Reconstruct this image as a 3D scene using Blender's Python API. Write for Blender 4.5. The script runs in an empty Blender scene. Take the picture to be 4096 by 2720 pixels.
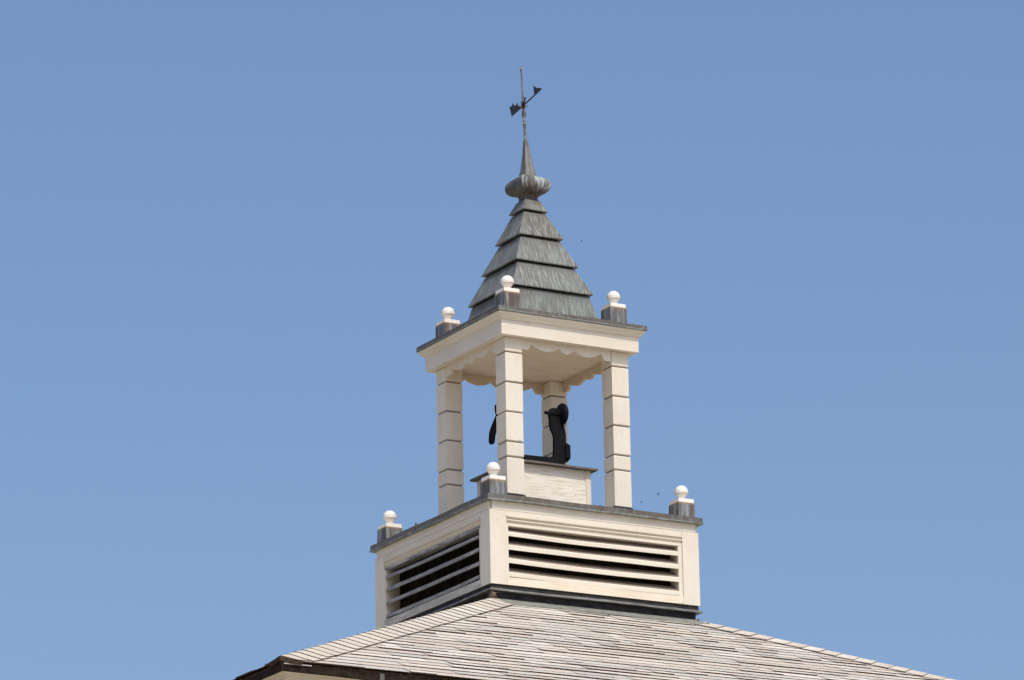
import bpy, bmesh, math, random
from mathutils import Matrix, Vector, noise
random.seed(11)
R = math.radians
sc = bpy.context.scene
COL = sc.collection

# ---------------------------------------------------------------- camera
cd = bpy.data.cameras.new('camera'); cam = bpy.data.objects.new('camera', cd); COL.objects.link(cam)
cd.sensor_fit = 'HORIZONTAL'; cd.sensor_width = 36.0; cd.lens = 163.9008
cd.clip_start = 0.5; cd.clip_end = 5000
_r = Vector((0.8707931, -0.4913198, -0.0180078)); _u = Vector((-0.1212317, -0.2500737, 0.9606071)); _f = Vector((0.4764685, 0.8343069, 0.277326))
m = Matrix((_r, _u, -_f)).transposed().to_4x4(); m.translation = Vector((-19.1386425, -33.1837518, -8.6135247))
cam.matrix_world = m
sc.camera = cam

# ---------------------------------------------------------------- sky, sun, exposure
SUN_EL, SUN_AZ = R(57.0), R(182.2)          # azimuth from +Y, clockwise
w = bpy.data.worlds.new('World'); sc.world = w; w.use_nodes = True
nt = w.node_tree; bg = nt.nodes['Background']
sky = nt.nodes.new('ShaderNodeTexSky'); sky.sky_type = 'NISHITA'; sky.sun_disc = False
sky.sun_elevation = SUN_EL; sky.sun_rotation = SUN_AZ
sky.altitude = 0; sky.air_density = 1.0; sky.dust_density = 4.0; sky.ozone_density = 6.0
nt.links.new(sky.outputs[0], bg.inputs[0]); bg.inputs[1].default_value = 0.143
sd = Vector((math.sin(SUN_AZ) * math.cos(SUN_EL), math.cos(SUN_AZ) * math.cos(SUN_EL), math.sin(SUN_EL)))
ld = bpy.data.lights.new('sun', 'SUN'); ld.energy = 2.45; ld.angle = R(0.53); ld.color = (1.0, 0.945, 0.82)
lo = bpy.data.objects.new('sun', ld); COL.objects.link(lo)
lo.rotation_euler = sd.to_track_quat('Z', 'Y').to_euler(); lo.location = sd * 60
vs = sc.view_settings; vs.view_transform = 'Standard'; vs.look = 'None'; vs.exposure = 0.18; vs.gamma = 1.0; vs.use_curve_mapping = False


# ---------------------------------------------------------------- material helpers
class NT:
    def __init__(s, name):
        s.m = bpy.data.materials.new(name); s.m.use_nodes = True
        s.t = s.m.node_tree; s.b = s.t.nodes['Principled BSDF']
    def n(s, typ, **kw):
        x = s.t.nodes.new(typ)
        for k, v in kw.items(): setattr(x, k, v)
        return x
    def l(s, a, b): s.t.links.new(a, b)
    def uv(s): return s.n('ShaderNodeUVMap').outputs[0]
    def obj(s): return s.n('ShaderNodeTexCoord').outputs['Object']
    def rnd(s):
        x = s.n('ShaderNodeMath', operation='MULTIPLY'); s.l(s.n('ShaderNodeObjectInfo').outputs['Random'], x.inputs[0]); x.inputs[1].default_value = 37.0
        return x.outputs[0]
    def scale(s, v, sx, sy, sz=1):
        x = s.n('ShaderNodeVectorMath', operation='MULTIPLY'); s.l(v, x.inputs[0]); x.inputs[1].default_value = (sx, sy, sz); return x.outputs[0]
    def noise(s, v, scale=1.0, detail=3, rough=.55, wv=None, dist=0.0):
        x = s.n('ShaderNodeTexNoise', noise_dimensions='4D'); s.l(v, x.inputs['Vector']); x.inputs['Scale'].default_value = scale
        x.inputs['Detail'].default_value = detail; x.inputs['Roughness'].default_value = rough; x.inputs['Distortion'].default_value = dist
        if wv is not None: s.l(wv, x.inputs['W'])
        return x.outputs['Fac']
    def ramp(s, f, a, b, va=0.0, vb=1.0):
        x = s.n('ShaderNodeMapRange', interpolation_type='SMOOTHSTEP'); s.l(f, x.inputs[0])
        for i, q in zip((1, 2, 3, 4), (a, b, va, vb)): x.inputs[i].default_value = q
        return x.outputs[0]
    def mul(s, a, b, op='MULTIPLY'):
        x = s.n('ShaderNodeMath', operation=op)
        for i, q in enumerate((a, b)):
            if isinstance(q, (int, float)): x.inputs[i].default_value = q
            else: s.l(q, x.inputs[i])
        return x.outputs[0]
    def mix(s, f, a, b, blend='MIX'):
        x = s.n('ShaderNodeMix', data_type='RGBA', blend_type=blend)
        for i, q in ((0, f), (6, a), (7, b)):
            if isinstance(q, (int, float)): x.inputs[i].default_value = q
            elif isinstance(q, tuple): x.inputs[i].default_value = q + (1,)
            else: s.l(q, x.inputs[i])
        return x.outputs[2]
    def sep(s, v):
        x = s.n('ShaderNodeSeparateXYZ'); s.l(v, x.inputs[0]); return x.outputs
    def bump(s, h, strength, dist):
        x = s.n('ShaderNodeBump'); x.inputs['Strength'].default_value = strength; x.inputs['Distance'].default_value = dist
        s.l(h, x.inputs['Height']); s.l(x.outputs[0], s.b.inputs['Normal'])
    def out(s, col, rough=.6, spec=.3, metal=0.0):
        if isinstance(col, tuple): s.b.inputs['Base Color'].default_value = col + (1,)
        else: s.l(col, s.b.inputs['Base Color'])
        if isinstance(rough, (int, float)): s.b.inputs['Roughness'].default_value = rough
        else: s.l(rough, s.b.inputs['Roughness'])
        s.b.inputs['Specular IOR Level'].default_value = spec; s.b.inputs['Metallic'].default_value = metal
        return s.m


def wood(name, base, crack=0.0, crackcol=(.50, .37, .24), worn=0.0, dirt=.5):
    k = NT(name); uv = k.uv(); w_ = k.rnd()
    grain = k.noise(k.scale(uv, 3.0, 95.0), 1.0, 4, .6, w_)
    blot = k.noise(k.scale(uv, 2.2, 4.0), 1.0, 3, .5, w_)
    spot = k.noise(k.scale(uv, 26, 34), 1.0, 2, .5, w_)
    c = k.mix(k.ramp(blot, .35, .7), base, tuple(b * q for b, q in zip(base, (.93, .915, .885))))
    c = k.mix(k.mul(k.ramp(grain, .46, .30), .26), c, tuple(b * q for b, q in zip(base, (.62, .55, .45))))
    c = k.mix(k.mul(k.ramp(spot, .69, .76), dirt), c, (.26, .19, .12))
    if crack:
        g2 = k.noise(k.scale(uv, 5.5, 105.0), 1.0, 4, .62, w_, .35)
        c = k.mix(k.mul(k.ramp(g2, .475, .41), crack), c, crackcol)
    if worn:
        g3 = k.noise(k.scale(uv, 3.2, 16.0), 1.0, 4, .6, w_)
        g4 = k.noise(k.scale(uv, 5.0, 120.0), 1.0, 3, .6, w_)
        grey = k.mix(k.ramp(g4, .35, .62), (.10, .097, .095), (.36, .35, .335))
        c = k.mix(k.mul(k.ramp(g3, .36, .52), worn), c, grey)
    h = k.mul(grain, k.mul(blot, .6), 'ADD')
    k.bump(h, .35, .003)
    return k.out(c, .58, .25)


def copper(name, dark, light, amount=1.0, streak=(42, 5), brown=(.075, .055, .043), shelter=False, rough=.55, metal=0.0, toplight=False, rim=False):
    k = NT(name); uv = k.uv(); w_ = k.rnd(); v = k.sep(uv)[1]
    s1 = k.noise(k.scale(uv, streak[0], streak[1]), 1.0, 5, .66, w_, .25)
    s2 = k.noise(k.scale(uv, streak[0] * 2.6, streak[1] * 3.0), 1.0, 4, .65, w_, .3)
    big = k.noise(k.scale(uv, 5, 3.5), 1.0, 3, .55, w_)
    c = k.mix(k.ramp(big, .40, .62), dark, brown)
    st = k.mul(k.ramp(s1, .45, .66), amount)
    if shelter:
        st = k.mul(st, k.ramp(k.mul(v, k.mul(big, .10), 'ADD'), .055, .15, .12, 1.0))
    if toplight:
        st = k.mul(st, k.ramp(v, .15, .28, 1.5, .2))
    c = k.mix(st, c, light)
    fine = k.mul(k.ramp(s2, .56, .70), amount * .75)
    if shelter:
        fine = k.mul(fine, k.ramp(v, .02, .12, .25, 1.0))
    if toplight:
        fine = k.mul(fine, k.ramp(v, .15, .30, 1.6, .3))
    c = k.mix(fine, c, tuple(min(1, q * 1.25) for q in light))
    dk = k.mul(k.ramp(s2, .42, .32), .45)
    c = k.mix(dk, c, tuple(q * .55 for q in dark))
    if shelter:
        li = k.noise(k.scale(uv, 30, 12), 1.0, 2, .5, w_)
        c = k.mix(k.mul(k.ramp(li, .70, .76), .6), c, (.36, .32, .17))
    if rim:
        c = k.mix(k.mul(k.ramp(k.mul(v, k.mul(s2, .02), 'SUBTRACT'), .074, .088, 1.0, 0.0), .75), c, (.42, .28, .15))
    k.bump(s1, .25, .003)
    return k.out(c, rough, .35, metal)


M = {}
CREAM = (.74, .669, .558)
M['paint'] = wood('cream_paint', CREAM, dirt=.6)
M['paint_cracked'] = wood('cracked_cream_paint', (.81, .745, .65), crack=.5)
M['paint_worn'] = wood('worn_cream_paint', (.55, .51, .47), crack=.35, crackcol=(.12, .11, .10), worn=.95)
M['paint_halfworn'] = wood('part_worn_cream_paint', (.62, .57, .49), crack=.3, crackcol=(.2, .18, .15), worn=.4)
M['blade_top'] = wood('shade_brown_blade_top', (.22, .175, .14), crack=.4, crackcol=(.10, .08, .06))  # blade tops coloured dark brown for the shade in the gaps above them
M['joint'] = wood('dirty_joint', (.27, .215, .16))
M['paint_sill'] = wood('yellowed_cream_paint', (.80, .70, .56), crack=.25, crackcol=(.55, .36, .18))
M['paint_ceiling'] = wood('ceiling_paint', (.80, .67, .50), crack=.22, crackcol=(.36, .28, .2))
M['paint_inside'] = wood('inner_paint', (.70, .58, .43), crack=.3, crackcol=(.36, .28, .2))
M['copper'] = copper('weathered_copper', (.138, .143, .130), (.305, .335, .305), .85, streak=(92, 7.5), brown=(.108, .090, .074), shelter=True, metal=.1)
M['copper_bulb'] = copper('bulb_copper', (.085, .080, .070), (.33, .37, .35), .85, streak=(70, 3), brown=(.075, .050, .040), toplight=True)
M['copper_spire'] = copper('spire_copper', (.14, .135, .125), (.29, .30, .28), .8, streak=(75, 3), brown=(.11, .085, .07), metal=.15)
M['copper_edge'] = copper('flashing_copper', (.135, .125, .112), (.23, .23, .215), .45, streak=(20, 8), brown=(.115, .092, .075), rough=.6, metal=.25)
M['copper_hem'] = copper('hem_copper', (.20, .205, .18), (.33, .36, .33), .7, streak=(16, 4), brown=(.15, .14, .12), metal=.4)
M['copper_block'] = copper('pedestal_copper', (.17, .165, .16), (.42, .43, .42), .75, streak=(19, 1.6), brown=(.14, .10, .08), rough=.5, metal=.55, rim=True)
k = NT('white_vinyl'); M['vinyl'] = k.out(k.mix(k.ramp(k.noise(k.obj(), 9, 3), .35, .7), (.82, .765, .69), (.78, .71, .62)), .42, .4)
k = NT('skirt_metal'); n1 = k.noise(k.scale(k.uv(), 9, 20), 1, 4, .6, k.rnd())
M['skirt'] = k.out(k.mix(k.ramp(n1, .35, .7), (.018, .0175, .018), (.040, .038, .039)), .65, .15)
k = NT('drip_metal'); n1 = k.noise(k.scale(k.uv(), 6, 30), 1, 4, .6, k.rnd())
M['drip'] = k.out(k.mix(k.ramp(n1, .35, .7), (.10, .095, .09), (.24, .23, .215)), .5, .3)
k = NT('black_iron'); n1 = k.noise(k.obj(), 38, 5, .65); n2 = k.noise(k.obj(), 90, 3, .6)
k.bump(n1, .5, .004)
M['iron'] = k.out(k.mix(k.ramp(n2, .68, .76), k.mix(k.ramp(n1, .4, .65), (.0035, .004, .005), (.008, .0085, .010)), (.07, .06, .04)), .6, .12)
k = NT('grey_metal'); n1 = k.noise(k.obj(), 30, 4, .6)
M['rod'] = k.out(k.mix(k.ramp(n1, .38, .62), (.12, .105, .09), (.22, .20, .175)), .5, .4)
k = NT('dark_vane'); n1 = k.noise(k.obj(), 40, 4, .6)
M['vane'] = k.out(k.mix(k.ramp(n1, .4, .65), (.018, .019, .022), (.05, .05, .052)), .55, .3)
k = NT('lid_metal'); n1 = k.noise(k.scale(k.uv(), 8, 14), 1, 4, .6, k.rnd())
M['lid'] = k.out(k.mix(k.ramp(n1, .35, .65), (.085, .07, .06), (.17, .145, .12)), .6, .3)
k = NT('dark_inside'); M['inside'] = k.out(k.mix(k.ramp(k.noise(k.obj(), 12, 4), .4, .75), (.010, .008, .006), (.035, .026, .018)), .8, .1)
# shingles
def shingle(name, stops, gain):
    k = NT(name)
    gi = k.n('ShaderNodeNewGeometry').outputs['Random Per Island']
    rp = k.n('ShaderNodeValToRGB'); k.l(gi, rp.inputs[0]); rp.color_ramp.interpolation = 'CONSTANT'
    els = rp.color_ramp.elements
    while len(els) < len(stops): els.new(.5)
    for e, (p, c_) in zip(els, stops): e.position = p; e.color = (c_[0] * gain * 1.0, c_[1] * gain * .98, c_[2] * gain * .925, 1)
    ob = k.obj()
    gr = k.noise(ob, 420, 2, .6); bl = k.noise(ob, 7, 4, .6); st_ = k.noise(ob, 36, 3, .6)
    c = k.mix(k.mul(k.ramp(gr, .58, .36), .30), rp.outputs[0], (.20, .175, .15))
    c = k.mix(k.mul(k.ramp(st_, .58, .75), .16), c, (.28, .25, .22))
    c = k.mix(k.mul(k.ramp(bl, .40, .70), .14), c, (.38, .33, .28))
    k.bump(gr, .6, .004)
    return k.out(c, .9, .1)
M['shingle'] = shingle('asphalt_shingle', [(0, (.30, .262, .232)), (.2, (.295, .279, .258)), (.38, (.325, .288, .256)), (.55, (.268, .258, .244)), (.68, (.335, .305, .277)), (.82, (.365, .34, .312)), (.93, (.28, .246, .220))], 1.95)
M['shingle_cap'] = shingle('cap_shingle', [(0, (.31, .272, .242)), (.3, (.32, .285, .254)), (.55, (.30, .272, .246)), (.8, (.335, .308, .28)), (.93, (.355, .33, .305))], 1.95)
k = NT('shingle_edge'); M['shingle_edge'] = k.out(k.mix(k.ramp(k.noise(k.obj(), 60, 3), .4, .65), (.035, .020, .012), (.10, .066, .042)), .9, .1)
k = NT('apron_metal'); n1 = k.noise(k.obj(), 14, 4, .6); M['apron'] = k.out(k.mix(k.ramp(n1, .35, .7), (.17, .17, .145), (.25, .245, .21)), .7, .2)
k = NT('gutter_brown'); n1 = k.noise(k.obj(), 18, 4, .6); M['gutter'] = k.out(k.mix(k.ramp(n1, .35, .7), (.016, .011, .008), (.040, .028, .020)), .75, .08)
k = NT('straw'); n1 = k.noise(k.obj(), 120, 3, .6); M['straw'] = k.out(k.mix(k.ramp(n1, .35, .65), (.10, .07, .05), (.30, .24, .18)), .9, .1)
k = NT('insect_dark'); M['insect'] = k.out(k.mix(k.ramp(k.noise(k.obj(), 300, 2), .4, .6), (.04, .043, .06), (.09, .09, .10)), .5, .3)
k = NT('ground_grass'); ob = k.obj(); n1 = k.noise(ob, .12, 5, .6); n2 = k.noise(ob, 6, 4, .6)
M['ground'] = k.out(k.mix(k.ramp(n1, .4, .6), k.mix(n2, (.25, .21, .135), (.34, .29, .20)), k.mix(n2, (.36, .315, .25), (.44, .385, .31))), .95, .1)
k = NT('wall_siding'); n1 = k.noise(k.scale(k.uv(), 2, 30), 1, 4, .6, k.rnd()); M['siding'] = k.out(k.mix(k.ramp(n1, .3, .7), (.78, .71, .63), (.72, .65, .57)), .6, .25)


def warp_right(o):
    """the roof planes right of the tower fall a little more steeply: narrow everything at x > 0"""
    for v in o.data.vertices:
        if v.co.x > 0:
            d = max(1.0, abs(v.co.x), abs(v.co.y)); v.co.x *= (1.04 + .76 * (d - 1)) / d
    return o


# ---------------------------------------------------------------- mesh builder
class MB:
    def __init__(s): s.v = []; s.f = []; s.uv = []; s.mi = []; s.sm = []
    def face(s, pts, uvs, mi=0, sm=False):
        i = len(s.v); s.v += [tuple(p) for p in pts]; s.f.append(tuple(range(i, i + len(pts)))); s.uv.append(uvs); s.mi.append(mi); s.sm.append(sm)
    def box(s, x0, x1, y0, y1, z0, z1, grain=None, mi=0, off=None):
        """grain: axis index along which the wood grain runs"""
        o = off if off is not None else random.random() * 50
        V = lambda a, b, c: (a, b, c)
        F = [([V(x0, y0, z0), V(x1, y0, z0), V(x1, y0, z1), V(x0, y0, z1)], 0, 2), ([V(x1, y1, z0), V(x0, y1, z0), V(x0, y1, z1), V(x1, y1, z1)], 0, 2),
             ([V(x0, y1, z0), V(x0, y0, z0), V(x0, y0, z1), V(x0, y1, z1)], 1, 2), ([V(x1, y0, z0), V(x1, y1, z0), V(x1, y1, z1), V(x1, y0, z1)], 1, 2),
             ([V(x0, y0, z1), V(x1, y0, z1), V(x1, y1, z1), V(x0, y1, z1)], 0, 1), ([V(x0, y1, z0), V(x1, y1, z0), V(x1, y0, z0), V(x0, y0, z0)], 0, 1)]
        for pts, a, b in F:
            if grain is not None and b == grain: a, b = b, a
            s.face(pts, [(p[a] + o, p[b] + o * .37) for p in pts], mi)
    def grid(s, rows, uvr, mi=0, sm=False, closed=False):
        """rows: list of lists of points, shared vertices"""
        base = len(s.v); nC = len(rows[0])
        for r_ in rows: s.v += [tuple(p) for p in r_]
        for i in range(len(rows) - 1):
            for j in range(nC if closed else nC - 1):
                j2 = (j + 1) % nC
                s.f.append((base + i * nC + j, base + (i + 1) * nC + j, base + (i + 1) * nC + j2, base + i * nC + j2))
                u0, u1 = uvr(i, j), uvr(i + 1, j); u3, u2 = uvr(i, j + 1), uvr(i + 1, j + 1)
                s.uv.append([u0, u1, u2, u3]); s.mi.append(mi); s.sm.append(sm)
    def ring(s, prof, n=1, wob=None, mi=0, sm=False, c=(0, 0), lean=(0, 0), z0=0, sides=(0, 1, 2, 3)):
        """mitred square moulding: prof = [(half width, z)] from the top down"""
        C = [(-1, -1), (1, -1), (1, 1), (-1, 1)]
        cum = [0]
        for a, b in zip(prof, prof[1:]): cum.append(cum[-1] + math.hypot(a[0] - b[0], a[1] - b[1]))
        o = random.random() * 30
        for k_ in sides:
            a, b = C[k_], C[(k_ + 1) % 4]
            rows = []
            for (h, z) in prof:
                row = []
                for j in range(n + 1):
                    t = j / n
                    x = (a[0] + (b[0] - a[0]) * t) * h; y = (a[1] + (b[1] - a[1]) * t) * h
                    zz = z + (wob(x, y, z) if wob else 0)
                    row.append((x + c[0] + lean[0] * (z - z0), y + c[1] + lean[1] * (z - z0), zz))
                rows.append(row)
            s.grid(rows, lambda i, j: ((j / n - .5) * 2 * (prof[i][0] if sm is False else prof[0][0]) + k_ * 7.3 + o, cum[i]), mi, sm)
    def prism(s, poly, d0, d1, axis, grain_u=True, mi=0, cmi=None):
        """poly = [(a, z)] counter-clockwise seen from -axis side; extruded along axis (0=x,1=y)"""
        def P3(p, d): return (p[0], d, p[1]) if axis == 1 else (d, p[0], p[1])
        o = random.random() * 40
        f = [P3(p, d0) for p in poly]; b = [P3(p, d1) for p in poly]
        uv = [(p[0] + o, p[1] + o) for p in poly]
        s.face(f, uv, mi); s.face(b[::-1], uv[::-1], mi)
        n = len(poly)
        for i in range(n):
            j = (i + 1) % n
            L = math.dist(poly[i], poly[j])
            s.face([f[i], b[i], b[j], f[j]][::-1], [(o, 0), (o + d1 - d0, 0), (o + d1 - d0, L), (o, L)][::-1], mi if cmi is None else cmi)
    def lathe(s, prof, n=32, c=(0, 0, 0), mi=0, sm=True, axis=2):
        rows = []
        for r_, z in prof:
            row = []
            for j in range(n):
                a = 2 * math.pi * j / n
                p = (r_ * math.cos(a), r_ * math.sin(a), z)
                if axis == 0: p = (z, r_ * math.cos(a), r_ * math.sin(a))
                row.append((p[0] + c[0], p[1] + c[1], p[2] + c[2]))
            rows.append(row)
        s.grid(rows, lambda i, j: (j / n * 6.28 * .05, i * .01), mi, sm, True)
    def tube(s, pts, rad, n=10, mi=0, sm=True):
        rows = []; P = [Vector(p) for p in pts]
        if isinstance(rad, (int, float)): rad = [rad] * len(P)
        up = Vector((.31, .17, .93))
        for i, p in enumerate(P):
            t = (P[min(i + 1, len(P) - 1)] - P[max(i - 1, 0)]).normalized()
            a = t.cross(up)
            if a.length < .05: a = t.cross(Vector((1, 0, 0)))
            a.normalize(); b = t.cross(a)
            rows.append([p + (a * math.cos(2 * math.pi * j / n) + b * math.sin(2 * math.pi * j / n)) * rad[i] for j in range(n)])
        rows = [[P[0]] * n] + rows + [[P[-1]] * n]
        s.grid(rows, lambda i, j: (j / n, i * .1), mi, sm, True)
    def build(s, name, mats, parent=None, origin=None, bevel=0):
        me = bpy.data.meshes.new(name)
        loc = Vector(origin) if origin is not None else Vector((0, 0, 0))
        root = Vector((0, 0, 0)); q = parent
        while q is not None: root += q.location; q = q.parent
        base = loc if (origin is not None and parent is None) else root
        if origin is not None and parent is not None: base = loc
        me.from_pydata([tuple(Vector(v) - base) for v in s.v], [], s.f)
        ul = me.uv_layers.new(name='UVMap'); i = 0
        for u in s.uv:
            for q_ in u: ul.data[i].uv = q_; i += 1
        for p, mi, sm in zip(me.polygons, s.mi, s.sm): p.material_index = mi; p.use_smooth = sm
        for mm in (mats if isinstance(mats, (list, tuple)) else [mats]): me.materials.append(mm)
        me.validate()
        o = bpy.data.objects.new(name, me); COL.objects.link(o)
        if origin is not None: o.location = loc - root if parent is not None else loc
        if parent is not None: o.parent = parent
        if bevel:
            bm = bmesh.new(); bm.from_mesh(me); bmesh.ops.remove_doubles(bm, verts=bm.verts, dist=1e-5); bm.to_mesh(me); bm.free()
            mo = o.modifiers.new('bevel', 'BEVEL'); mo.width = bevel; mo.segments = 2; mo.limit_method = 'ANGLE'; mo.angle_limit = R(40)
        return o


def tag(o, label=None, cat=None, group=None, kind=None):
    for a, b in (('label', label), ('category', cat), ('group', group), ('kind', kind)):
        if b: o[a] = b
    return o
def thing(name, loc, label, cat, group=None):
    o = bpy.data.objects.new(name, None); COL.objects.link(o); o.location = loc; o.empty_display_size = .2
    return tag(o, label, cat, group)
def wobble(amp, freq, seed):
    return lambda x, y, z: amp * noise.noise(Vector((x * freq + seed, y * freq, z * 2 + seed)))
SQ = [(-1, -1), (1, -1), (1, 1), (-1, 1)]

# ================================================================ setting
GZ = -10.3
g = MB(); g.face([(-1500, -1500, GZ), (1500, -1500, GZ), (1500, 1500, GZ), (-1500, 1500, GZ)], [(0, 0)] * 4)
tag(g.build('ground', M['ground']), kind='structure')

# ================================================================ building under the tower
ROOF_Z, ROOF_M, EAVE = -.152, .414, 4.845
bld = thing('building', (0, 0, GZ), 'cream building with a pale shingled hip roof carrying the bell tower', 'building')
def roofz(d): return ROOF_Z - ROOF_M * (d - 1)
b = MB()
b.ring([(4.62, -1.86)] + [q for i in range(66) for q in ((4.60 + .0, -1.86 - i * .127), (4.622, -1.86 - (i + 1) * .127))], 1)
warp_right(b.build('wall', M['siding'], bld))

slope = math.atan(ROOF_M); cs, sn = math.cos(slope), math.sin(slope)
N_IN = .93
def shingle_plane(mb, side, seed):
    """individual tabs in courses, each a thin wedge lying on the roof plane"""
    rng = random.Random(seed)
    ang = side * math.pi / 2; ca, sa = math.cos(ang), math.sin(ang)
    def P3(x, s, h):                     # x along eave, s = slope distance from N_IN, h = height above plane
        d = N_IN + s * cs - h * sn * 0.0
        y = -(d + h * sn); z = roofz(d) + h * cs
        return (x * ca - y * sa, x * sa + y * ca, z)
    ex = .143
    L = (EAVE + .02 - N_IN) / cs
    nC = int(L / ex)
    drift = [noise.noise(Vector((i * .37, seed * 3.1, 0))) for i in range(nC + 2)]
    for i in range(nC + 1):
        s1 = L - (nC - i) * ex; s0 = max(0.0, s1 - ex - .03)
        half = N_IN + s1 * cs
        x = -half + rng.uniform(-.2, 0)
        lam = rng.random()
        while x < half:
            w_ = rng.choice((.16, .22, .28, .34, .42, .52)) * rng.uniform(.85, 1.15)
            xa, xb = max(x, -half), min(x + w_ - rng.choice((.0015, .004, .0065)), half)
            if xb - xa > .02:
                t = rng.choice((.0022, .003, .0045, .0065, .0095)) + .001 * rng.random()
                dy = rng.uniform(-.005, .004) if i < nC else 0
                wv = .006 * noise.noise(Vector((xa * .9, i * .6, seed))) ; wv2 = .006 * noise.noise(Vector((xb * .9, i * .6, seed)))
                h0 = .001
                # clip upper corners at the hips
                lim0 = N_IN + s0 * cs
                ua, ub = max(xa, -lim0), min(xb, lim0)
                sk = rng.uniform(-.004, .004)
                A = P3(xa, s1 + dy + wv, t + .003); B = P3(xb, s1 + dy + wv2 + sk, t + .003)
                if ub - ua < .01: x += w_; continue
                Cc = P3(ub, s0, h0); D = P3(ua, s0, h0)
                A0 = P3(xa, s1 + dy + wv, 0.0); B0 = P3(xb, s1 + dy + wv2 + sk, 0.0)
                i0 = len(mb.v)
                mb.v += [A, B, Cc, D, A0, B0]
                for f_, mi in (((0, 1, 2, 3), 0), ((4, 5, 1, 0), 1), ((5, 2, 1), 1), ((4, 0, 3), 1)):
                    mb.f.append(tuple(i0 + q for q in f_)); mb.uv.append([(0, 0)] * len(f_)); mb.mi.append(mi); mb.sm.append(False)
            x += w_
rb = MB()
# roof deck under the shingles
rb.ring([(.80, roofz(.80) - .012), (EAVE, roofz(EAVE) - .012), (EAVE, roofz(EAVE) - .03), (4.5, roofz(4.5) - .04)], 1, mi=1)
for side in range(4): shingle_plane(rb, side, 5 + side)
roof = warp_right(rb.build('roof', [M['shingle'], M['shingle_edge']], bld))

def hip(corner, seed, lift):
    """cap shingles folded over a hip, butts facing down the slope"""
    rng = random.Random(seed); mb = MB(); cx, cy = corner
    step = .116; d = EAVE + .012
    A = Vector((cx, 0, 0)); B = Vector((0, cy, 0))
    while d > 1.0:
        d0 = d; d1 = max(d - step - .05, .97)
        wdt = .205 + rng.uniform(-.006, .006)
        fan = .05 if d > EAVE else .55
        def section(dd, t, fan=.55):
            base = Vector((cx * dd, cy * dd, roofz(dd)))
            pts = []
            for q in (-1, -.92, -.62, -.34, -.14, 0, .14, .34, .62, .92, 1):
                a_ = abs(q) * wdt
                # move along the contour of each plane away from the hip, slightly uphill
                if q < 0: off = Vector((-cx * a_ * .72, 0, 0)) + Vector((0, cy * a_ * fan, -ROOF_M * a_ * fan))
                else: off = Vector((0, -cy * a_ * .72, 0)) + Vector((cx * a_ * fan, 0, -ROOF_M * a_ * fan))
                bulge = lift * .5 * (1 + math.cos(math.pi * q))
                pts.append(base + off + Vector((0, 0, t + bulge)))
            return pts
        t = .0165 + rng.uniform(0, .003)
        top = section(d1, .010); bot = section(d0 + rng.uniform(-.006, .006), t, fan); low = section(d0, -.004 if d < EAVE - .1 else -.02, fan)
        if (cx * cy) < 0: top.reverse(); bot.reverse(); low.reverse()
        i0 = len(mb.v); n = len(top)
        mb.v += [tuple(p) for p in top + bot + low]
        for j in range(n - 1):
            mb.f.append((i0 + j, i0 + n + j, i0 + n + j + 1, i0 + j + 1)); mb.mi.append(0)
            mb.f.append((i0 + n + j, i0 + 2 * n + j, i0 + 2 * n + j + 1, i0 + n + j + 1)); mb.mi.append(1)
            mb.uv += [[(0, 0)] * 4] * 2; mb.sm += [True, False]
        for (a, b_, c_) in ((0, 2 * n, n), (n - 1, 2 * n - 1, 3 * n - 1)):
            mb.f.append((i0 + a, i0 + b_, i0 + c_)); mb.mi.append(1); mb.uv.append([(0, 0)] * 3); mb.sm.append(False)
        d -= step
    o = warp_right(mb.build('hip_cap', [M['shingle_cap'], M['shingle_edge']], roof))
    return o
hip((-1, -1), 1, .015); hip((1, -1), 2, .008); hip((1, 1), 3, .02); hip((-1, 1), 4, .02)

# apron flashing lying on the shingles around the tower foot
a = MB()
def apron_edge(x, y): return .035 * noise.noise(Vector((x * 2.3, y * 2.3, 4.2)))
for k_ in range(4):
    A, B = SQ[k_], SQ[(k_ + 1) % 4]; n = 26
    rows = [[], [], [], []]
    for j in range(n + 1):
        t = j / n
        ux, uy = A[0] + (B[0] - A[0]) * t, A[1] + (B[1] - A[1]) * t
        e = 1.10 + apron_edge(ux, uy)
        lift = .012 + .010 * max(0, noise.noise(Vector((ux * 3, uy * 3, 1.7))))
        for rw, (h, dz) in enumerate(((.94, .03), (.985, .024), (e, lift + .006), (e + .002, lift - .004))):
            rows[rw].append((ux * h, uy * h, roofz(h) + dz))
    a.grid(rows, lambda i, j: (j * .1, i * .1), 0)
a.build('apron_flashing', M['apron'], roof)
# gutter strip and eave moulding
gm = MB()
sag = lambda x, y, z: -.004 + .004 * noise.noise(Vector((x, y, 2.0)))
gm.ring([(EAVE - .05, -1.762), (EAVE + .004, -1.772), (EAVE + .002, -1.812), (EAVE - .012, -1.816), (EAVE - .014, -1.80)], 24, wob=lambda x, y, z: sag(x, y, z) - (.016 * max(0, min(1, (x + 4.8) / 1.2)) if y < -4.7 and z < -1.79 else 0))
gut = warp_right(gm.build('gutter', M['gutter'], bld))
cl = MB(); cl.box(-4.077, -4.042, -EAVE - .011, -EAVE + .01, -1.824, -1.774); cl.build('joint_clip', M['drip'], gut)
st = MB(); st.box(-4.83, -4.615, -EAVE - .012, -EAVE + .03, -1.771, -1.764); st.build('starter_strip', M['shingle'], gut)
em = MB()
em.ring([(4.822, -1.80), (4.812, -1.812), (4.79, -1.822), (4.782, -1.838), (4.775, -1.842), (4.775, -1.852), (4.75, -1.862), (4.74, -2.05), (4.62, -2.05)], 1)
warp_right(em.build('eave_moulding', M['paint'], bld))

# ================================================================ bell tower
tw = thing('bell_tower', (0, 0, -.15), 'cream open belfry with louvered base and grey tiered copper spire roof', 'bell tower')
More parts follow.
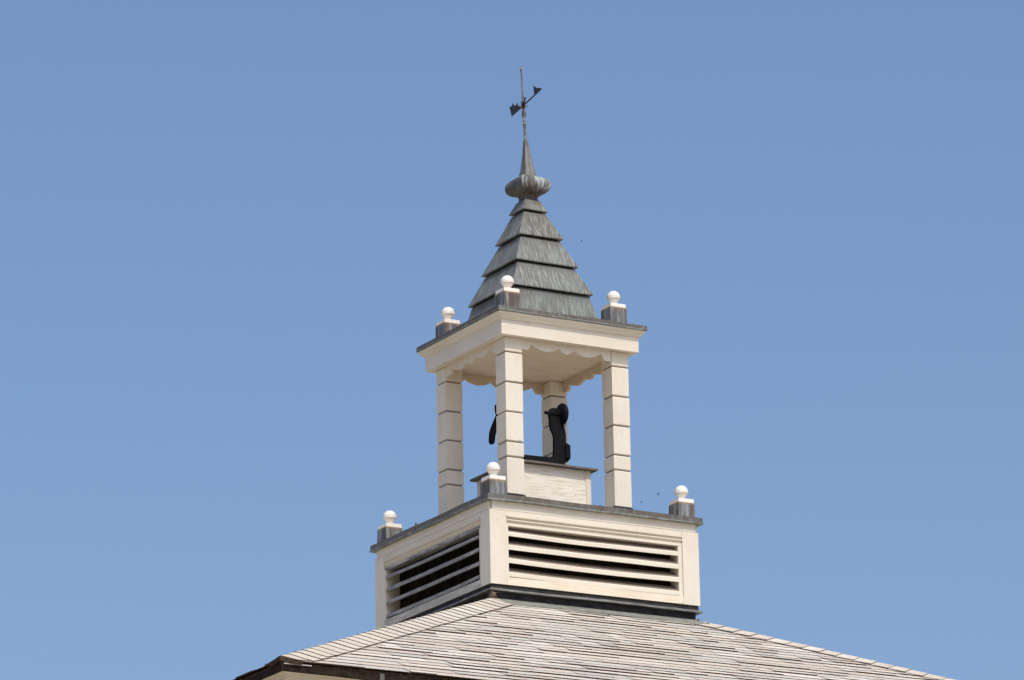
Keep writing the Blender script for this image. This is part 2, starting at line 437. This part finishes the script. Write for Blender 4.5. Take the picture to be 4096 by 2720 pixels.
# ---- louvered base
BT = .70
bb = MB()
for k_, (sx, sy) in enumerate(SQ):
    pass
def side_box(mb, k_, a0, a1, d0, d1, z0, z1, grain=None, mi=0):
    """box on side k_ of the square: a along the side (seen from outside, left to right), d outward distance"""
    if k_ == 0: mb.box(a0, a1, -d1, -d0, z0, z1, 2 if grain == 2 else 0, mi)
    elif k_ == 1: mb.box(d0, d1, a0, a1, z0, z1, 2 if grain == 2 else 1, mi)
    elif k_ == 2: mb.box(-a1, -a0, d0, d1, z0, z1, 2 if grain == 2 else 0, mi)
    else: mb.box(-d1, -d0, -a1, -a0, z0, z1, 2 if grain == 2 else 1, mi)
for k_ in range(4):
    e = .02 if k_ % 2 else 0.0
    side_box(bb, k_, -1 + .025 + .001, 1 - .026, .975, .999, .6275, BT)             # frieze board
    side_box(bb, k_, -.8405, .8405, .96, .9975, .582, .6248)                     # board above the moulding
base = bb.build('base_wall', M['paint'], tw)
for (sx, sy) in SQ:
    c = MB()
    for ax in (0, 1):
        if ax == 0: c.box(min(sx, sx * .8425), max(sx, sx * .8425), min(sy, sy * .974), max(sy, sy * .974), 0, .6245, 2)
        else: c.box(min(sx * .9995, sx * .974), max(sx * .9995, sx * .974), min(sy * .973, sy * .8425), max(sy * .973, sy * .8425), 0.002, .6245, 2)
    c.build('corner_board', M['paint'], base)
for k_ in range(4):
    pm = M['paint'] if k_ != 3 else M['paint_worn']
    mo = MB()                                                                      # stepped moulding over the opening
    prof = [(.9965, .5815), (1.008, .578), (1.008, .572), (.986, .564), (.984, .556), (1.001, .552), (1.002, .545), (.982, .537), (.981, .5215), (.96, .5215)]
    for (p, q) in zip(prof, prof[1:]):
        pts = []
        for (d_, z_) in (p, q):
            if k_ == 0: pts.append(((-.8405, -d_, z_), (.8405, -d_, z_)))
            elif k_ == 1: pts.append(((d_, -.8405, z_), (d_, .8405, z_)))
            elif k_ == 2: pts.append(((.8405, d_, z_), (-.8405, d_, z_)))
            else: pts.append(((-d_, .8405, z_), (-d_, -.8405, z_)))
        mo.face([pts[0][0], pts[1][0], pts[1][1], pts[0][1]], [(0, p[1] * 1), (0, q[1]), (1.7, q[1]), (1.7, p[1])])
    mo.build('head_moulding', M['paint'], base)
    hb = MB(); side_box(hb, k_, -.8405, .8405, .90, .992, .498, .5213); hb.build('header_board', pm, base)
    for (a0, a1, d1) in ((-.8405, -.824, .993), (.803, .8405, .990)):
        fr = MB(); side_box(fr, k_, a0, a1, .8585, d1, .0665, .4978, 2); fr.build('jamb', M['paint'], base)
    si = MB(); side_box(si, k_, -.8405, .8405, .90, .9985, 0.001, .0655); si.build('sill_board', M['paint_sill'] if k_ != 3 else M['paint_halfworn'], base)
    for i, (zt, zb) in enumerate(((.452, .413), (.343, .300), (.229, .187), (.113, .0725))):
        bl_ = MB(); rng = random.Random(k_ * 10 + i); nS = 14; rows = [[] for _ in range(6)]
        rise = .052
        if k_ == 3: zb += .009; rise = .036
        sagv = rng.uniform(.003, .009)
        for j in range(nS + 1):
            t = j / nS; a_ = -.824 + 1.627 * t
            dz = -sagv * math.sin(math.pi * t) + .003 * noise.noise(Vector((a_ * 2, i, k_)))
            for r_, (d_, z_) in enumerate(((.915, zt + rise), (.985, zt - .001), (.994, zt - .010), (.994, zb), (.988, zb - .001), (.915, zb + rise - .007))):
                p = {0: (a_, -d_), 1: (d_, a_), 2: (-a_, d_), 3: (-d_, -a_)}[k_]
                rows[r_].append((p[0], p[1], z_ + dz))
        rows.append(rows[0])
        cum = [0, .08, .093, .13, .136, .21, .25]
        bl_.grid(rows, lambda i_, j_: (j_ / nS * 1.627 + i * 3.1, cum[i_]), 0)
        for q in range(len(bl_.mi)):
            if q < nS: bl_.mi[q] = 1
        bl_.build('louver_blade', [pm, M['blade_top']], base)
ib = MB(); ib.ring([(.858, .655), (.858, -.1)], 1)  # near-black sheet added behind the blades to block light and darken the gaps
ib.build('louver_dark_blocker', M['inside'], tw)

# ---- skirt flashing under the base
sk = MB()
wob = wobble(.006, 1.8, 3.0)
sk.ring([(.955, .004), (.986, .002), (.990, -.036)], 14, wob=lambda x, y, z: wob(x, y, z) if z < -.01 else 0)
sk.ring([(.972, -.05), (.965, -.20)], 1)
skirt = sk.build('skirt_flashing', M['skirt'], tw)
dr = MB(); dr.ring([(.990, -.034), (1.013, -.047), (1.016, -.058), (.97, -.056)], 22, wob=lambda x, y, z: wob(x, y, -.036) + .003 * noise.noise(Vector((x * 6, y * 6, 0))))
dr.build('drip_edge', M['drip'], skirt)

# ---- lower deck flashing
wob1 = wobble(.007, 2.1, 8.0)
dk = MB()
dk.ring([(.30, .80), (.55, .782), (1.016, .752), (1.029, .748), (1.031, .703)], 20, wob=lambda x, y, z: wob1(x, y, .7) if abs(x) > .9 or abs(y) > .9 else 0)
deck = dk.build('deck_flashing', M['copper_edge'], tw)
hm = MB(); hm.ring([(1.0315, .708), (1.036, .704), (1.0365, .693), (.99, .694)], 20, wob=lambda x, y, z: wob1(x, y, .7)); hm.build('hem', M['copper_hem'], deck)
for (x, y, ax) in ((.03, -1.0328, 0), (-1.0328, .19, 1)):
    s_ = MB()
    if ax == 0: s_.box(x, x + .012, y - .004, y + .004, .70 + wob1(x, y, .7), .752 + wob1(x, y, .7))
    else: s_.box(x - .004, x + .004, y, y + .02, .695 + wob1(x, y, .7), .765 + wob1(x, y, .7))
    s_.build('seam', M['copper_edge'], deck)

# ---- columns of stacked blocks
CO, CI = .601, .437
gz = [.887, 1.2055, 1.337, 1.5939, 1.8515, 2.1118, 2.2385]
rngc = random.Random(4)
for (sx, sy) in SQ:
    c = MB(); gp = .0065
    cxm, cym, hh = sx * (CO + CI) / 2, sy * (CO + CI) / 2, (CO - CI) / 2
    core = hh - .011
    for z0, z1 in zip(gz, gz[1:]):
        ox, oy = rngc.uniform(-.002, .002), rngc.uniform(-.002, .002)
        za = z0 + (gp if z0 > .9 else 0); zb = z1 - (gp if z1 < 2.2 else 0)
        ch = .006
        o_ = random.random() * 50
        prof = [(hh - ch, zb), (hh, zb - ch), (hh, za + ch), (hh - ch, za)]
        if z1 > 2.2: prof = prof[1:]; prof[0] = (hh, zb)
        # faces with vertical grain
        for k_ in range(4):
            A, B = SQ[k_], SQ[(k_ + 1) % 4]
            for (p, q) in zip(prof, prof[1:]):
                pts = [(cxm + ox + A[0] * p[0], cym + oy + A[1] * p[0], p[1]), (cxm + ox + A[0] * q[0], cym + oy + A[1] * q[0], q[1]), (cxm + ox + B[0] * q[0], cym + oy + B[1] * q[0], q[1]), (cxm + ox + B[0] * p[0], cym + oy + B[1] * p[0], p[1])]
                c.face(pts, [(p[1] + o_, k_ * 3.3 - hh), (q[1] + o_, k_ * 3.3 - hh), (q[1] + o_, k_ * 3.3 + hh), (p[1] + o_, k_ * 3.3 + hh)])
        h = hh - ch
        for zz, fl in ((zb, False), (za, True)):
            pts = [(cxm + ox + A[0] * h, cym + oy + A[1] * h, zz) for A in SQ]
            if fl: pts.reverse()
            c.face(pts, [(0, 0)] * 4)
    c.box(cxm - core, cxm + core, cym - core, cym + core, .89, 2.235, 2, 1)
    col = c.build('column', [M['paint'], M['joint']], tw)
    p_ = MB(); e = hh + .007
    p_.box(cxm - e, cxm + e, cym - e, cym + e, .755, .885); p_.build('base_flashing', M['skirt'], col)

# ---- plinth box carrying the bell stand
pb = MB(); pb.ring([(.346, 1.2365), (.346, .79)], 1)
plinth = pb.build('plinth_box', M['paint_cracked'], tw)
for (sx, sy) in SQ:
    c = MB(); c.box(min(sx * .353, sx * .306), max(sx * .353, sx * .306), min(sy * .353, sy * .306), max(sy * .353, sy * .306), .79, 1.237, 2); c.build('corner_board', M['paint'], plinth)
l_ = MB(); l_.ring([(0.001, 1.262), (.36, 1.258), (.400, 1.2545), (.401, 1.239), (.34, 1.2385)], 10, wob=wobble(.003, 4, 2)); l_.build('lid', M['lid'], plinth)

# ---- entablature
fr = MB()
FH = .6676
fr.ring([(FH - .03, 2.3680), (FH, 2.3679), (FH, 2.2406), (.604, 2.2406), (.604, 2.25)], 1)
frieze = fr.build('frieze', M['paint'], tw)
cr = MB()
cr.ring([(.712, 2.4285), (.715, 2.424), (.714, 2.416), (.706, 2.404), (.697, 2.397), (.693, 2.395), (.693, 2.391), (.686, 2.380), (.678, 2.373), (.6705, 2.3685), (.66, 2.3685)], 1)
cr.build('crown_moulding', M['paint'], frieze)
ce = MB(); y = -.60
while y < .60:
    y1 = min(y + .083, .602); ce.box(-.602, .602, y, y1 - .0025, 2.243, 2.262, 0); y = y1
ce.box(-.603, .603, -.603, .603, 2.263, 2.268, 0)
ce.build('ceiling', M['paint_ceiling'], tw)
def arc(x0, z0, x1, z1, zl, n=9):
    out = []
    for i in range(1, n):
        t = i / n; base_ = z0 + (z1 - z0) * t
        out.append((x0 + (x1 - x0) * t, base_ - (base_ - zl) * math.sin(math.pi * t) ** .85 if False else base_ - ((z0 + z1) / 2 - zl) * (1 - (2 * t - 1) ** 2)))
    return out
full = [(.4345, 2.2425)] + [(.4345, 2.154), (.392, 2.152)] + arc(.392, 2.152, .342, 2.206, 2.160, 5) + [(.342, 2.206)] + arc(.342, 2.206, .070, 2.199, 2.160) + [(.070, 2.199)] + arc(.070, 2.199, -.070, 2.199, 2.160, 8) + [(-.070, 2.199)] + arc(-.070, 2.199, -.342, 2.206, 2.160) + [(-.342, 2.206)] + arc(-.342, 2.206, -.392, 2.152, 2.160, 5) + [(-.392, 2.152), (-.4345, 2.154), (-.4345, 2.2425)]
for (ax, d0, d1) in ((1, -.594, -.565), (0, .565, .594), (1, .565, .594), (0, -.594, -.565)):
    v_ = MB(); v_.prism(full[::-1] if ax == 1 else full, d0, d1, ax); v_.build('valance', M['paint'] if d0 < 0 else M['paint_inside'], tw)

# ---- upper deck flashing
wob2 = wobble(.004, 2.6, 21.0)
ud = MB(); ud.ring([(.30, 2.505), (.46, 2.492), (.712, 2.472), (.7225, 2.4685), (.7235, 2.436)], 18, wob=lambda x, y, z: wob2(x, y, 0) if max(abs(x), abs(y)) > .6 else 0)
udo = ud.build('roof_flashing', M['copper_edge'], tw)
hm = MB(); hm.ring([(.724, 2.439), (.7275, 2.436), (.728, 2.4285), (.69, 2.429)], 18, wob=lambda x, y, z: wob2(x, y, 0)); hm.build('hem', M['copper_hem'], udo)
s_ = MB(); s_.box(.125, .135, -.7285, -.724, 2.428, 2.474); s_.box(.135, .19, -.7285, -.726, 2.4275, 2.437); s_.build('seam', M['copper_hem'], udo)

# ---- tiered copper roof
tiers = [(.0755, 3.676, .1245, 3.576), (.108, 3.552, .2155, 3.314), (.193, 3.292, .306, 3.052), (.283, 3.030, .394, 2.791), (.369, 2.771, .440, 2.490)]
for i, (h0, z0, h1, z1) in enumerate(tiers):
    t = MB()
    wb = wobble(.003, 5, i * 3.3)
    n = 8
    prof = [(h0, z0)] + [(h0 + (h1 - h0) * q, z0 + (z1 - z0) * q) for q in (.25, .5, .75)] + [(h1, z1)]
    if i < 4: prof += [(h1 - .002, z1 - .007), (h1 - .03, z1 - .005)]
    else: prof += [(h1, z1 - .03)]
    t.ring(prof, n, wob=lambda x, y, z: wb(x, y, z))
    t.build('roof_tier', M['copper'], tw)
# bulb and spire
LEAN = (-.04 * .866, .04 * .5)
bu = MB()
prof = [(.03, 3.894)] + [(.066 + .081 * max(0, math.cos(R(a))) ** .8, 3.813 + .079 * math.sin(R(a))) for a in range(90, -91, -10)] + [(.063, 3.722), (.060, 3.70), (.062, 3.685), (.078, 3.672)]
bu.ring(prof, 6, sm=True, wob=wobble(.0015, 9, 5)); bu.build('bulb', M['copper_bulb'], tw)
sp = MB(); sp.ring([(.008, 4.245), (.0155, 4.236), (.024, 4.14), (.0335, 4.05), (.043, 3.98), (.066, 3.876)], 3, lean=LEAN, z0=3.9); sp.build('spire', M['copper_spire'], tw)

# ---- ball finials on copper pedestals
def make_finial(px, py, zdeck, zcap, h):
    org = (px, py, zcap)
    p = MB(); p.ring([(0.001, zcap - .033), (h - .004, zcap - .033), (h, zcap - .038), (h + .002, zdeck)], 2, c=(px, py)); pe = p.build('finial', M['copper_block'], tw, origin=org)
    c = MB(); c.ring([(.001, zcap + .001), (.066, zcap), (.073, zcap - .002), (.075, zcap - .033), (.06, zcap - .0335)], 1, c=(px, py)); c.build('cap', M['vinyl'], pe)
    zb = zcap + .069; b_ = MB()
    up = [(.0005, zb + .0575)] + [(.0575 * math.cos(R(a)), zb + .0575 * math.sin(R(a))) for a in range(80, -11, -6)] + [(.0575, zb - .012)]
    lo_ = [(.0500, zb - .0125), (.0515, zb - .0165)] + [(.0530 * math.cos(R(a)), zb + .0530 * math.sin(R(a))) for a in range(-20, -56, -6)] + [(.031, zb - .048), (.030, zb - .056), (.034, zb - .068)]
    b_.lathe(up, 36, (px, py, 0)); b_.lathe([(.0575, zb - .012), (.0500, zb - .0125)], 36, (px, py, 0), sm=False); b_.lathe(lo_, 36, (px, py, 0)); b_.build('ball', M['vinyl'], pe)
    return pe
f1 = make_finial(-.905, -.905, .748, .919, .079)
f2 = make_finial(-.52, -.52, 2.474, 2.678, .080)
def dup(o, loc):
    c = o.copy(); COL.objects.link(c); c.location = loc; c.parent = tw
    for ch in o.children:
        d = ch.copy(); COL.objects.link(d); d.parent = c; d.location = ch.location
    return c
for src, p in ((f1, .905), (f2, .52)):
    for (sx, sy) in SQ[1:]: dup(src, (sx * p, sy * p, src.location.z))

# ================================================================ weather vane
wv = thing('weather_vane', (-.34 * LEAN[0] * 0, 0, 4.236), 'small grey weather vane with dark arrow on top of the spire', 'weather vane')
def axis(z): return Vector((LEAN[0] * (z - 3.9), LEAN[1] * (z - 3.9), z))
r_ = MB()
ks = [(4.23, .0155), (4.24, .0165), (4.246, .013), (4.30, .0125), (4.372, .0115), (4.378, .017), (4.388, .0175), (4.40, .013), (4.425, .013), (4.432, .010), (4.50, .0085), (4.62, .0085), (4.70, .008), (4.87, .006), (4.876, .010), (4.893, .0115), (4.905, .008), (4.925, .003)]
r_.tube([axis(z) for z, _ in ks], [q for _, q in ks], 12)
r_.build('pole', M['rod'], wv)
RT = Vector((.866, -.5, 0)); TC = Vector((-.5, -.866, 0))        # image right, and towards the viewer
ARD = (RT * .256 + TC * .69).normalized(); ARL = .735
piv = axis(4.56)
def arr(s, h): return piv + ARD * s + Vector((0, 0, h))
nrm = ARD.cross(Vector((0, 0, 1)))
def plate(pts, th, name, parent):
    mb = MB(); f = [arr(*p) + nrm * th for p in pts]; bk = [arr(*p) - nrm * th for p in pts]
    mb.face(f, [(0, 0)] * len(f)); mb.face(bk[::-1], [(0, 0)] * len(f))
    for i in range(len(f)):
        j = (i + 1) % len(f); mb.face([f[j], f[i], bk[i], bk[j]], [(0, 0)] * 4)
    return mb.build(name, M['vane'], parent)
sh = MB(); sh.tube([arr(-.29, 0), arr(-.1, 0), arr(.1, 0), arr(.45, 0)], [.006, .007, .007, .005], 8); sh.lathe([(.001, .03), (.014, .026), (.018, 0), (.014, -.026), (.001, -.03)], 12, tuple(piv))
arrow = sh.build('arrow', M['vane'], wv)
plate([(.285, .0), (.45, -.003), (.455, .006), (.40, .028), (.335, .050), (.295, .072), (.268, .094), (.276, .045)], .004, 'arrow_head', arrow)
plate([(-.085, .0), (-.085, .012), (-.125, .035), (-.150, .072), (-.175, .060), (-.214, .066), (-.240, .082), (-.258, .106), (-.278, .088), (-.345, .0946), (-.315, .05), (-.29, -.004)], .004, 'tail_fin', arrow)
def curl(name, pts, rad, mat):
    mb = MB(); mb.tube([axis(4.56 + dz) + RT * du + TC * dd for du, dz, dd in pts], rad, 8); return mb.build(name, mat, wv)
for sgn, dz0, mt in ((1, 0, 'rod'), (-1, .0, 'rod')):
    curl('scroll', [(sgn * .004, -.12, 0), (sgn * .015, -.09, 0), (sgn * .010, -.06, 0), (sgn * .006, -.03, 0), (sgn * .018, -.012, 0), (sgn * .033, -.004, 0), (sgn * .030, .014, 0)], [.004, .006, .006, .007, .006, .006, .003], M[mt])
    curl('scroll', [(sgn * .004, .10, 0), (sgn * -.008, .07, 0), (sgn * .006, .045, 0), (sgn * .012, .02, 0), (sgn * .03, .035, 0)], [.004, .006, .006, .006, .003], M['vane'])
cr_ = MB()
cr_.tube([axis(4.575) + TC * -.16 + RT * -.055, axis(4.575), axis(4.575) + TC * .16 + RT * .02], [.007, .008, .007], 8); cr_.build('cross_bar', M['vane'], wv)

# ================================================================ bell stand
bs = thing('bell_stand', (-.05, -.36, 1.26), 'black cast iron bell stand with curved arm and disc on the plinth box', 'bell stand')
arm = [(-.30, 1.262), (-.025, 1.264), (.039, 1.262), (.080, 1.262), (.093, 1.289), (.118, 1.298), (.137, 1.326), (.140, 1.377), (.129, 1.437), (.099, 1.446), (.099, 1.526), (.089, 1.577), (.069, 1.613), (.050, 1.652), (.044, 1.690), (.036, 1.725), (.029, 1.738), (-.023, 1.736), (-.036, 1.722), (-.046, 1.688), (-.038, 1.660), (-.036, 1.61), (-.029, 1.563), (-.010, 1.53), (-.001, 1.496), (-.004, 1.36), (-.009, 1.329), (-.022, 1.312), (-.053, 1.303), (-.124, 1.301), (-.30, 1.297)]
ab = MB(); ab.prism(arm, -.373, -.345, 1); ab.build('arm', M['iron'], bs, bevel=.008)
bk = MB(); bk.box(.094, .138, -.398, -.33, 1.31, 1.435); bk.build('lug', M['iron'], bs, bevel=.01)
dc = MB(); dc.lathe([(.0005, .046), (.03, .048), (.078, .053), (.094, .060), (.0975, .068), (.0975, .082), (.092, .089), (.0005, .091)], 40, (.003, -.36, 1.699), axis=0, sm=False); dc.build('disc', M['iron'], bs)
pn = MB(); pn.lathe([(.0005, -.088), (.0135, -.087), (.0145, -.08), (.0145, -.045), (.026, -.044), (.028, -.03), (.028, .06), (.0005, .061)], 20, (0, -.36, 1.700), axis=0); pn.build('pivot_pin', M['iron'], bs)
# left part of the stand, mostly behind the near column
lp = MB(); lp.prism([(-.37, 1.262), (-.20, 1.262), (-.23, 1.30), (-.245, 1.62), (-.24, 1.70), (-.31, 1.70), (-.305, 1.62), (-.33, 1.30)], -.20, -.15, 1); lp.box(-.345, -.295, -.39, -.14, 1.263, 1.299); lp.build('post', M['iron'], bs, bevel=.008)
lev = [(-.567, 1.701), (-.560, 1.714), (-.548, 1.72), (-.52, 1.73), (-.46, 1.72), (-.44, 1.66), (-.47, 1.63), (-.513, 1.589), (-.562, 1.510), (-.581, 1.448), (-.589, 1.390), (-.597, 1.372), (-.608, 1.368), (-.620, 1.368), (-.630, 1.379), (-.6305, 1.40), (-.625, 1.462), (-.606, 1.515), (-.576, 1.582), (-.556, 1.625), (-.566, 1.66)]
lev = [(x + .15, z + .078) for x, z in lev][::-1]
lv = MB(); lv.prism(lev, -.107, -.093, 1); lv.box(-.345, -.27, -.19, -.095, 1.66, 1.70); lv.build('lever', M['iron'], bs, bevel=.006)

# ================================================================ insects, debris
def insect(loc, rot, label, s=1.0, spread=35):
    root = thing('insect', loc, label, 'insect', 'insects flying round the tower'); root.rotation_euler = rot
    b_ = MB(); pts = [(-.017, 0, 0), (-.012, 0, -.001), (-.006, 0, -.001), (-.001, 0, 0), (.004, 0, .001), (.008, 0, .001), (.011, 0, 0), (.014, 0, 0)]
    b_.tube([tuple(q * s for q in p) for p in pts], [q * s for q in (.0008, .0025, .003, .001, .003, .003, .0012, .0022)], 8)
    me_ = b_.build('body', M['insect'], None); me_.parent = root
    for sg in (1, -1):
        w_ = MB(); a_ = R(spread)
        out = [(.002, .002), (.005, .010), (.002, .018), (-.003, .019), (-.006, .011), (-.003, .002)]
        top = [(x * s, sg * y * math.cos(a_) * s, (y * math.sin(a_) + .002) * s) for x, y in out]
        w_.face(top, [(0, 0)] * 6); w_.face([(x, y, z - .0005) for x, y, z in top][::-1], [(0, 0)] * 6)
        o = w_.build('wing', M['insect'], None); o.parent = root
insect((.345, -.30, 3.29), (R(20), R(50), R(60)), 'tiny dark insect in the sky beside the grey copper roof', .62, 55)
insect((.618, -1.0, .915), (0, R(4), R(-30)), 'tiny dark insect flying level just left of the right lower ball finial', .95, 60)
insect((.457, -1.0, .834), (R(10), R(-45), R(-30)), 'tiny dark insect flying nose up beside the foot of the right column', .85, 20)
def debris(c, s, seed, label):
    rng = random.Random(seed); mb = MB()
    rows = []
    for i in range(8):
        a = math.pi * i / 7; row = []
        for j in range(12):
            q = 2 * math.pi * j / 12
            d = Vector((math.sin(a) * math.cos(q), math.sin(a) * math.sin(q), math.cos(a)))
            rr = s * (.75 + .5 * noise.noise(d * 2.3 + Vector((seed, 0, 0))))
            row.append(Vector(c) + Vector((d.x * rr, d.y * rr * .8, d.z * rr)))
        rows.append(row)
    mb.grid(rows, lambda i, j: (0, 0), 0, True, True)
    for i in range(34):
        d = Vector((rng.gauss(0, 1), rng.gauss(0, 1), rng.gauss(0, .8))).normalized(); e_ = Vector((rng.gauss(0, 1), rng.gauss(0, 1), rng.gauss(0, .8))).normalized()
        p = Vector(c) + d * s * .8; mb.tube([p, p + e_ * s * .35 + d * s * .1, p + e_ * s * .8], s * .05, 5)
    tag(mb.build('debris_clump', M['straw'], origin=c), label, 'debris')
debris((-.978, -.99, -.093), .034, 3, 'pale ragged clump of debris under the near corner of the tower base')
debris((.985, -.985, -.125), .020, 9, 'small brown clump of debris at the right foot of the tower base')
